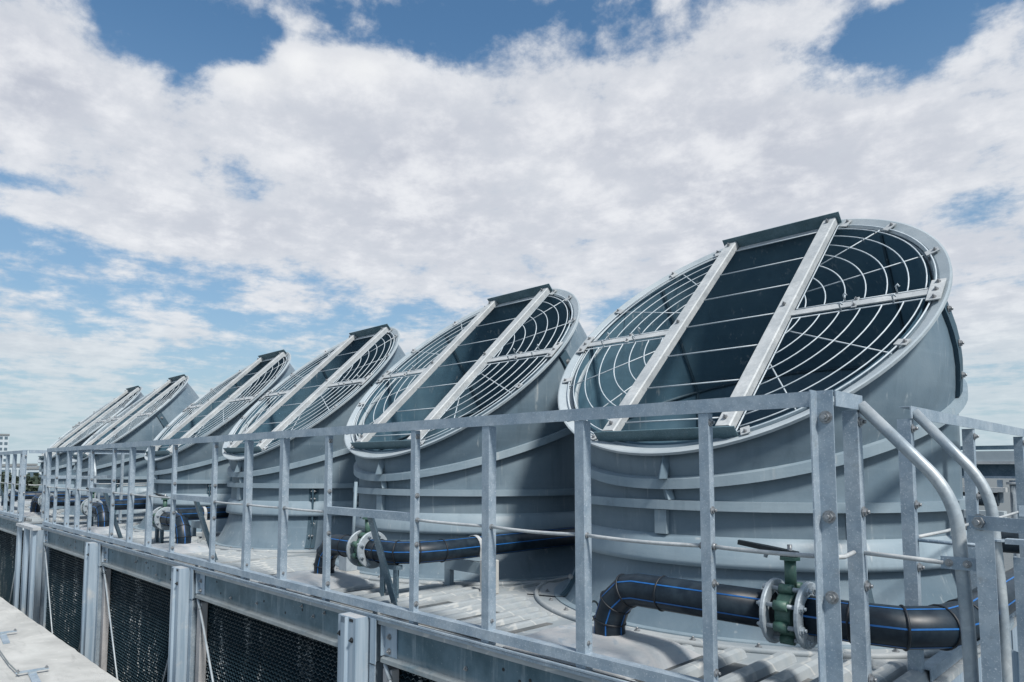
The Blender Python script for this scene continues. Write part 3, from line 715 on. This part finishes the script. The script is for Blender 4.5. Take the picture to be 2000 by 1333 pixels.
e3 = make_end_rail(L1, -1, False); tag(e3, 'end railing closing the far end of the nearer tower, in front of the gap', 'railing', 'railings along the towers')
# ------------------------------------------------------------------ ladder with curved handrails
def bezier_path(pts, rad, n=8):
    """polyline with rounded corners"""
    P = [Vector(p) for p in pts]; out = [P[0]]
    for i in range(1, len(P)-1):
        d0 = (P[i-1]-P[i]).normalized(); d1 = (P[i+1]-P[i]).normalized(); a = P[i]+d0*rad; b = P[i]+d1*rad
        for k_ in range(n+1):
            t = k_/n; out.append(a*(1-t)**2+P[i]*2*t*(1-t)+b*t*t)
    out.append(P[-1]); return out
def make_ladder():
    root = empty('access_ladder', (0.325, .58, -3.0))
    def T(p): return Vector(p)-Vector((0.325, .58, -3.0))
    for y, xo, z0 in ((.262, .325, 1.065), (.905, .302, 1.075)):
        pts = bezier_path([(0.03, y, z0), (xo-.02, y, z0-.31), (xo, y, .30), (xo, y, -3.0)], .12, 9)
        MB().tube([T(p) for p in pts], .0205, 16).build('handrail', 'pipe_rail', root)
    for k_ in range(9):
        z = -.30-.28*k_; MB().cyl(T((.325, .26, z)), T((.305, .905, z)), .012, 8).build('rung', 'galv', root)
    # bracket plates and rods tying the handrails to the posts
    b = MB(); b.box(*[v for ab in ((.262, .362), (.236, .240), (.522, .562)) for v in ab]); o = b.build('bracket_plate', 'galv', root)
    o.location = -Vector((0.325, .58, -3.0))
    for x in (.285, .335): bolt_at(root, T((x, .2355, .542)), (0,-1,0), .6)
    MB().tube([T(p) for p in ((.018, .262, .548), (.15, .25, .545), (.27, .24, .541))], .0078, 8).build('tie_rod', 'galv_light', root)
    MB().tube([T(p) for p in ((.0, .905, .545), (.15, .905, .540), (.285, .905, .540))], .0078, 8).build('tie_rod', 'galv', root)
    # upright beside the left handrail, carrying a flat safety hoop
    b = MB(); b.ext([(0,0), (.05,0), (.05,.005), (.005,.005), (.005,.05), (0,.05)], T((.363, .215, -3.0)), T((.363, .215, .655)), (1,0,0), (0,1,0)); b.build('upright', 'galv', root)
    b = MB(); b.ext([(0,0), (.04,0), (.04,.005), (.005,.005), (.005,.04), (0,.04)], T((.34, .93, -3.0)), T((.34, .93, .50)), (1,0,0), (0,1,0)); b.build('upright', 'galv', root)
    pts = [(.352, .212), (.40, .196), (.47, .150), (.56, .115), (.70, .14), (.86, .25), (.96, .45), (.96, .70), (.86, .92), (.70, 1.02), (.50, 1.02), (.36, .97)]
    vs = []; fs = []
    for i, (x, y) in enumerate(pts):
        q = pts[min(i+1, len(pts)-1)]; p = pts[max(0, i-1)]; d = Vector((q[0]-p[0], q[1]-p[1], 0)).normalized(); n_ = Vector((d.y, -d.x, 0))*.005
        for z in (.655, .697):
            for s_ in (0, 1): vs.append(T((x, y, z))+n_*s_)
        if i: q = 4*(i-1); fs += [(q+1, q+5, q+7, q+3), (q, q+2, q+6, q+4), (q+2, q+3, q+7, q+6), (q, q+4, q+5, q+1)]
    fs += [(0, 1, 3, 2)]
    MB().add(vs, fs).build('safety_hoop', 'galv', root)
    bolt_at(root, T((.382, .204, .677)), (-.3,-1,0), 1.3)
    # pipe clip on the right handrail
    b = MB(); b.lathe([(.021, -.008), (.034, -.004), (.034, .003), (.021, .004)], c=tuple(T((.302, .905, .565))), seg=16, smooth=False, closed=True)
    b.box(*[v for v in (.325-.325, .40-.325, .880-.58, .93-.58, 3.553, 3.572)]); b.build('pipe_clip', 'galv', root)
    return root
lad = make_ladder(); tag(lad, 'caged ladder with two bent tubular handrails at the right end of the deck', 'ladder', 'access ladders')
l2 = copy_tree(lad); l2.location.x -= GAP2; tag(l2, 'distant ladder with bent handrails standing in the gap between the towers', 'ladder', 'access ladders')
# ------------------------------------------------------------------ black water pipes with blue stripes
PR = .074
def pipe_run(path_groups, root, weld_idx):
    pts = path_groups
    MB().tube(pts, PR, 28).build('pipe_body', 'hdpe', root)
    fr = frames(pts)
    for ai in range(6):
        ang = R(22+60*ai); w = R(2.4); vs = []; fs = []
        for i, (p, a, b, k_) in enumerate(fr):
            for dw in (-w, w): vs.append(p+(a*math.cos(ang+dw)+b*math.sin(ang+dw))*(PR+.0012))
            if i: q = 2*(i-1); fs.append((q, q+1, q+3, q+2))
        MB().add(vs, fs, True).build('blue_stripe', 'stripe', root)
    for i in weld_idx:
        p, a, b, k_ = fr[i]
        MB().tube([p+(a*math.cos(R(15*j))+b*math.sin(R(15*j)))*(PR+.001) for j in range(24)], .005, 6, closed=True).build('weld_bead', 'weld', root)
def make_pipe(xf, sg, xbend, yleg_end, zt=.28, y=.38, label=None):
    """riser at xf, runs along sg*X to xbend, then turns to +Y"""
    root = empty('water_pipe', (xf, y, -.02)); O = Vector((xf, y, -.02))
    r = .055
    P = [(xf, y, .0), (xf, y, zt-.165), (xf+sg*.035, y, zt-.075), (xf+sg*.105, y, zt-.012), (xf+sg*.17, y, zt), (xf+sg*.30, y, zt)]
    vx = xf+sg*.88 if abs(xf) < 2 else xf+sg*.57
    P += [(vx-sg*.075, y, zt)]
    pipe_run([Vector(p)-O for p in P], root, [1, 2, 3, 5])
    P2 = [(vx+sg*.075, y, zt), (xbend-sg*.28, y, zt), (xbend-sg*.12, y+.03, zt), (xbend-sg*.03, y+.13, zt), (xbend, y+.30, zt), (xbend, y+.75, zt), (xbend, yleg_end, zt)]
    pipe_run([Vector(p)-O for p in P2], root, [1, 2, 3, 4])
    for x in (vx-sg*.066, vx+sg*.066):      # backing flanges belong to the pipe
        q = MB(); s_ = 1
        prof = [(PR+.002, -.009), (.122, -.009), (.126, -.005), (.126, .005), (.122, .009), (PR+.002, .009)]
        n = 32; vs = []; fs = []
        for j in range(n):
            t = 2*math.pi*j/n
            for rr_, h in prof: vs.append(Vector((x+h, y+rr_*math.cos(t), zt+rr_*math.sin(t)))-O)
        for j in range(n):
            for i in range(6): fs.append((j*6+i, ((j+1)%n)*6+i, ((j+1)%n)*6+(i+1)%6, j*6+(i+1)%6))
        q.add(vs, fs); fl = q.build('flange', 'flange', root)
        e_ = 1 if x > vx else -1
        for j in range(8):
            t = R(22.5+45*j); bolt_at(fl, Vector((x+e_*.009, y+.103*math.cos(t), zt+.103*math.sin(t)))-O, (e_,0,0), .95, 'flange')
    return root, Vector((vx, y, zt))
def make_valve(c, sg=1):
    root = empty('butterfly_valve', c)
    n = 32; b = MB(); vs = []; fs = []
    prof = [(.045, -.03), (.088, -.03), (.092, -.024), (.092, .024), (.088, .03), (.045, .03)]
    for j in range(n):
        t = 2*math.pi*j/n
        for r, h in prof: vs.append((h, r*math.cos(t), r*math.sin(t)))
    for j in range(n):
        for i in range(6): fs.append((j*6+i, ((j+1)%n)*6+i, ((j+1)%n)*6+(i+1)%6, j*6+(i+1)%6))
    b.add(vs, fs); b.build('valve_body', 'green', root)
    for j in range(8):
        t = R(22.5+45*j); cy, cz = .103*math.cos(t), .103*math.sin(t)
        MB().cyl((-.026, cy, cz), (.026, cy, cz), .0195, 12).build('bolt_lug', 'green', root)
        MB().cyl((-.0565, cy, cz), (.0565, cy, cz), .009, 8).build('tie_bolt', 'flange', root)
    MB().cyl((0, 0, .09), (0, 0, .205), .022, 16).build('valve_neck', 'green', root)
    MB().lathe([(0,.203), (.040,.203), (.040,.215), (0,.215)], seg=8, smooth=False).build('top_plate', 'green', root)
    lv = MB(); mt = Matrix.Translation((0,0,.222)) @ Matrix.Rotation(R(8), 4, 'Y') @ Matrix.Rotation(R(8), 4, 'Z')
    lv.ext([(.03,-.016), (.03,.016), (-.09,.020), (-.205,.010), (-.205,-.010), (-.09,-.020)], mt @ Vector((0,0,0)), mt @ Vector((0,0,.018)), mt.to_3x3() @ Vector((sg,0,0)), mt.to_3x3() @ Vector((0,1,0)))
    lv.build('lever', 'lever', root)
    MB().cyl((-.10*sg, 0, .205), (-.09*sg, 0, .235), .008, 6).build('lever_catch', 'flange', root)
    MB().cyl((0, 0, .215), (0, 0, .262), .010, 8).build('stem', 'bolt', root)
    pd = MB(); pd.box(-.012, .012, -.06, -.022, .10, .12); 
    return root
PIPES = [(-1.17, 1, .215, 4.4), (-3.80, 1, -2.80, 4.4), (-6.60, -1, -7.66, 4.4), (-9.40, -1, -10.36, 4.4)]
WP = ['black pipe with blue stripes in front of the largest stack, passing behind the corner posts', 'black striped pipe turning back between the two largest stacks, under a metal strap',
      'black striped pipe in front of the third stack', 'black striped pipe with its riser in front of the fourth stack, partly behind railing posts']
VL = ['green butterfly valve with black lever in the nearest pipe, left of the corner post', 'butterfly valve behind the slanted railing brace at the second stack', 'butterfly valve between pale flanges at the third stack', 'butterfly valve between pale flanges at the fourth stack']
for i, (xf, sg, xb, ye) in enumerate(PIPES):
    p, vc = make_pipe(xf, sg, xb, ye); tag(p, WP[i], 'pipe', 'black water pipes on the decks')
    v = make_valve(vc, 1); tag(v, VL[i], 'valve', 'butterfly valves in the pipes')
    if i in (0, 1, 2, 3):
        if i < 2:
            q = copy_tree(p); q.location.x -= GAP2; tag(q, 'distant black pipe on the farther tower, in front of its %s stack' % ('first' if i == 0 else 'last'), 'pipe', 'black water pipes on the decks')
            q = copy_tree(v); q.location.x -= GAP2; tag(q, 'distant valve on the farther tower, in front of its %s stack' % ('first' if i == 0 else 'last'), 'valve', 'butterfly valves in the pipes')
# header pipe behind the stacks, seen at the right edge and between stacks
b = MB(); b.tube([Vector((-12.2, 4.3, .30)), Vector((.9, 4.3, .30))], .13, 24)
h = b.build('header_pipe', 'hdpe'); tag(h, 'thick black header pipe running behind the stacks along the back of the deck', 'pipe')
# pipe stands
def stand(x, y, w, zt, label, mat='timber'):
    root = empty('pipe_stand', (x, y, -.025))
    for s_ in (-1, 1):
        b = MB(); b.ext([(-.022,-.022), (.022,-.022), (.022,-.016), (-.016,-.016), (-.016,.022), (-.022,.022)], (s_*w, 0, 0), (s_*w, 0, zt), (1,0,0), (0,1,0)); b.build('leg', mat, root)
    b = MB(); b.box(-w-.022, w+.022, -.028, .022, zt+.001, zt+.03); b.build('cross_piece', mat, root)
    tag(root, label, 'pipe stand', 'stands carrying the pipes'); return root
stand(-2.98, .40, .075, .195, 'small dark steel stand under the pipe beside the second valve', 'galv_dark')
stand(-7.35, .40, .075, .195, 'small dark steel stand under the pipe beside the third valve', 'galv_dark')
stand(-10.1, .40, .075, .195, 'small dark steel stand under the pipe beside the fourth valve', 'galv_dark')
def block_stand(x, y, label):
    root = empty('pipe_support', (x, y, -.02))
    b = MB(); b.bev(-.05, .05, -.045, .045, 0, .225, .004); b.build('block', 'conc', root)
    b = MB(); b.box(-.46, -.052, -.02, .02, .12, .20); b.box(-.46, -.40, -.02, .02, 0, .119); b.build('side_arm', 'frp_ring', root)
    pts = []
    for k_ in range(13):
        a = R(-20+k_*18); pts.append((-.155+.079*math.cos(a), .30+.079*math.sin(a)))
    vs = []; fs = []
    for i, (x_, z_) in enumerate(pts):
        for yy in (-.016, .016): vs.append((x_, yy, z_))
        n = Vector((x_+.155, 0, z_-.30)).normalized()*.004
        for yy in (-.016, .016): vs.append((x_+n.x, yy, z_+n.z))
        if i: q = 4*(i-1); fs += [(q+2, q+3, q+7, q+6), (q, q+4, q+5, q+1), (q, q+2, q+6, q+4), (q+1, q+5, q+7, q+3)]
    MB().add(vs, fs).build('pipe_strap', 'galv_light', root)
    MB().box(-.081, -.076, -.016, .016, .225, .28).build('strap_end', 'galv_light', root)
    tag(root, label, 'pipe support', 'strapped supports under the returning pipes'); return root
block_stand(-2.645, .98, 'pale block with metal strap over the black pipe, between the two largest stacks')
block_stand(-7.50, .98, 'pale block with metal strap over the black pipe, beside the third stack')
# junction box on the deck left of the second riser, with conduit
jb = empty('junction_box', (-4.02, .72, -.02))
MB().bev(-.06, .06, -.05, .05, .04, .20, .006).build('box_body', 'flange', jb); MB().box(-.075, .075, -.06, .06, 0, .038).build('foot', 'conc', jb)
tag(jb, 'small pale junction box on the deck left of the second pipe riser', 'junction box')
cn = MB(); cn.tube([(-4.05, .78, .18), (-4.05, .80, .72)], .014, 10); o = cn.build('conduit', 'frp_ring'); tag(o, 'thin vertical grey conduit standing behind the junction box', 'conduit')
# loose ring and wires on the deck
lr = MB(); lr.tube([Vector((-1.60+.0*math.cos(t), .80+.05*math.cos(t), .035+.055*math.sin(t))) for t in [R(20*k_) for k_ in range(18)]], .006, 6, closed=True); o = lr.build('loose_ring', 'lever'); o['label'] = 'thin dark ring standing on the deck behind the third railing post'; o['category'] = 'ring'
wr = MB(); wr.tube([(-2.40, 1.10, -.012), (-2.2, 1.16, -.010), (-2.05, 1.22, .0), (-1.95, 1.30, .01), (-1.86, 1.25, -.008), (-1.78, 1.32, -.01)], .004, 5); o = wr.build('loose_wire', 'lever'); tag(o, 'thin dark wire lying on the deck between the two largest stacks', 'wire')
# ------------------------------------------------------------------ parapet in the foreground, with conductor wire and clamps
pw = MB(); rnd = random.Random(3); nx = 150; x0, x1 = -24.0, -1.5
rows = []
for i in range(nx+1):
    x = x0+(x1-x0)*i/nx; e = -.475+rnd.uniform(-.006, .006); h = -.9+rnd.uniform(-.002, .002)
    rows += [(x, -1.9, -3.0), (x, -1.9, -.905), (x, -1.2, h), (x, e-.012, -.9+rnd.uniform(-.002, .002)), (x, e, -.912), (x, -.475, -3.0)]
fs = []
for i in range(nx):
    for j in range(5): q = i*6+j; fs.append((q, q+1, q+7, q+6))
pw.add(rows, fs, False); pw.f += [tuple(range(6)), tuple(reversed(range(nx*6, nx*6+6)))]; pw.sm += [False, False]
o = pw.build('parapet_wall', 'conc'); tag(o, 'pale weathered concrete parapet top at the lower left corner', 'parapet wall')
wi = MB(); wi.tube([(-9.5, -1.09, -.862), (-7.9, -1.06, -.868), (-7.16, -1.03, -.862), (-6.6, -1.05, -.866), (-6.17, -1.05, -.862)], .0055, 6)
o = wi.build('conductor_wire', 'cable'); tag(o, 'thin grey conductor wire lying along the concrete parapet', 'wire')
for i, (x, y, lb) in enumerate([(-6.2, -.95, 'small metal wire clamp near the lower left corner of the parapet'), (-8.0, -.87, 'small metal wire clamp farther along the parapet, cut by the left edge')]):
    root = empty('wire_clamp', (x, y, -.899), R(-5))
    MB().box(-.012, .012, -.115, .115, .026, .040).build('cross_bar', 'galv', root)
    MB().box(.013, .42, -.028, .028, .0, .012).build('base_strap', 'galv', root)
    MB().box(-.02, .02, -.03, .03, .0, .025).build('foot', 'flange', root)
    for yy in (-.10, .10): bolt_at(root, (0, yy, .040), (0,0,1), .8)
    tag(root, lb, 'clamp', 'wire clamps on the parapet')
# ------------------------------------------------------------------ parallel platform with pipework behind, right edge
gt = empty('pipe_gantry', (2, 9, -3))
def G_(p): return (p[0]-2, p[1]-9, p[2]+3)
def gbox(n, mat, x0, x1, y0, y1, z0, z1): return MB().box(x0-2, x1-2, y0-9, y1-9, z0+3, z1+3).build(n, mat, gt)
gbox('upper_rail', 'galv_dark', -3.2, 9, 9.0, 9.05, 1.07, 1.125)
gbox('fascia', 'frp_rim', -3.2, 9, 8.94, 9.2, .91, 1.05)
gbox('fascia_lip', 'galv_light', -3.2, 9, 8.90, 8.939, .875, .909)
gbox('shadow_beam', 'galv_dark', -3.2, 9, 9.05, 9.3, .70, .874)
gbox('lower_lip', 'galv', -3.2, 9, 8.98, 9.049, .68, .71)
for x in (-.92, -.78, .6, 2.2): MB().cyl(G_((x, 9.05, -3)), G_((x, 9.05, .655)), .075 if x != -.78 else .04, 16).build('support_column', 'pipe_rail', gt)
MB().cyl(G_((-.92, 9.05, .60)), G_((-.92, 9.05, .63)), .11, 16).build('column_collar', 'galv_light', gt)
gbox('stub', 'galv', -1.12, -1.06, 8.98, 9.02, .35, .66)
MB().cyl(G_((-3.2, 8.9, .40)), G_((-1.10, 8.9, .40)), .09, 20).build('black_main', 'hdpe', gt)
gbox('pipe_tray', 'galv_light', -3.2, -1.0, 8.8, 9.0, .50, .56)
gbox('pale_box', 'frp_rim', -3.2, -.98, 8.5, 8.7, .16, .26)
tag(gt, 'parallel platform with pale fascia, columns and black pipe behind the right end', 'platform')
cb = empty('cable_bundle', (.30, 2.6, .3))
for k_ in range(4):
    pts = [Vector((.02*k_+.10*math.cos(t), .0+.05*k_, .12+(.17+.02*k_)*math.sin(t))) for t in [R(-95+12*j) for j in range(13)]]
    MB().tube(pts, .009, 8).build('cable', 'cable', cb)
tag(cb, 'loop of grey cables hanging above the pipe at the right edge', 'cables')
# grey box where the pipe meets the gap
bx = empty('equipment_box', (.32, 3.2, -.02)); MB().bev(-.2, .25, -.2, .2, 0, .13, .01).build('housing', 'frp_rim', bx); MB().box(-.21, .26, -.21, .21, .131, .145).build('lid', 'galv_light', bx)
tag(bx, 'low pale equipment box beside the pipe, between handrail and right edge', 'equipment box')
# ------------------------------------------------------------------ far city at the left edge
def building(x, y, w, d, h, floors, nw, label, cat='building', z0=-22):
    root = empty('office_building', (x, y, z0), math.atan2(y, x)+math.pi/2)
    MB().box(-w/2, w/2, -d/2, d/2, 0, h).build('wall', 'wallpale', root); MB().box(-w/2-.3, w/2+.3, -d/2-.3, d/2+.3, h+.01, h+.8).build('roof', 'roofdark', root)
    wm = MB().box(-w/nw*.32, w/nw*.32, -.15, .05, 0, h/floors*.5); w0 = wm.build('window', 'glass', root); f1 = True
    for s_ in (-1,1):
        for i in range(floors):
            for j in range(nw):
                p = (-w/2+w/nw*(j+.5), s_*(d/2+.05), h/floors*(i+.3))
                if f1: w0.location = p; f1 = False
                else: share(w0, root, p)
    tag(root, label, cat, 'far buildings on the skyline'); return root
def far(x_px, dist): 
    d = pix_dir(x_px, 905); h_ = Vector((d.x, d.y, 0)).normalized(); return cam.location.x+h_.x*dist, cam.location.y+h_.y*dist
rnd = random.Random(8)
x, y = far(-6, 420); building(x, y, 8.0, 8, 37.5, 14, 4, 'pale high-rise on the skyline at the far left edge')
spec = [(30, 300, 26, 21.6, 'low wide pale block left of the gap on the skyline'), (50, 330, 7, 22.9, 'narrow pale block beside the far tree'), (84, 360, 12, 22.0, 'lowest pale block right of the far tree'), (18, 260, 7, 22.6, 'small block below the high-rise')]
for (px_, ds_, w_, h_, lb) in spec:
    x, y = far(px_, ds_); building(x, y, w_, 10, h_, 5, 5, lb)
def tree(px_, ds_, h_, r_, label, seed):
    x, y = far(px_, ds_); root = empty('broadleaf_tree', (x, y, -22)); rr = random.Random(seed)
    b = MB(); b.tube([Vector((0,0,0)), Vector((.1,0,h_*.35)), Vector((0,.2,h_*.6))], .35, 8)
    for k_ in range(5):
        a = R(72*k_); b.tube([Vector((0,.1,h_*.5)), Vector((r_*.5*math.cos(a), r_*.5*math.sin(a), h_*.75))], .14, 6)
    b.build('trunk', 'bark', root)
    c = MB()
    for k_ in range(2600):
        t = rr.uniform(0, 6.28); ph = math.acos(rr.uniform(-1, 1)); q = r_*rr.uniform(.55, 1)*(1+.18*math.sin(3*t+seed)+.12*math.sin(5*ph*1.3))
        p = Vector((q*math.sin(ph)*math.cos(t), q*math.sin(ph)*math.sin(t), h_*.74+q*.8*math.cos(ph))); s_ = rr.uniform(.25, .55)
        u = Vector((rr.uniform(-1,1), rr.uniform(-1,1), rr.uniform(-1,1))).normalized()*s_; v = Vector((rr.uniform(-1,1), rr.uniform(-1,1), rr.uniform(-1,1))).normalized()*s_
        c.add([p-u, p-v, p+u, p+v], [(0,1,2,3)])
    c.build('crown', 'leaf', root); tag(root, label, 'tree', 'far trees'); 
tree(68, 130, 25.6, 2.6, 'round dark far tree seen through the gap between the railings', 1)
tree(6, 170, 25.8, 2.6, 'dark far tree under the high-rise at the left edge', 2)
tree(24, 150, 26.0, 1.8, 'small dark far tree between railing posts', 4)
# render defaults
sc.render.engine = 'CYCLES'
sc.render.resolution_x = 1024; sc.render.resolution_y = 682
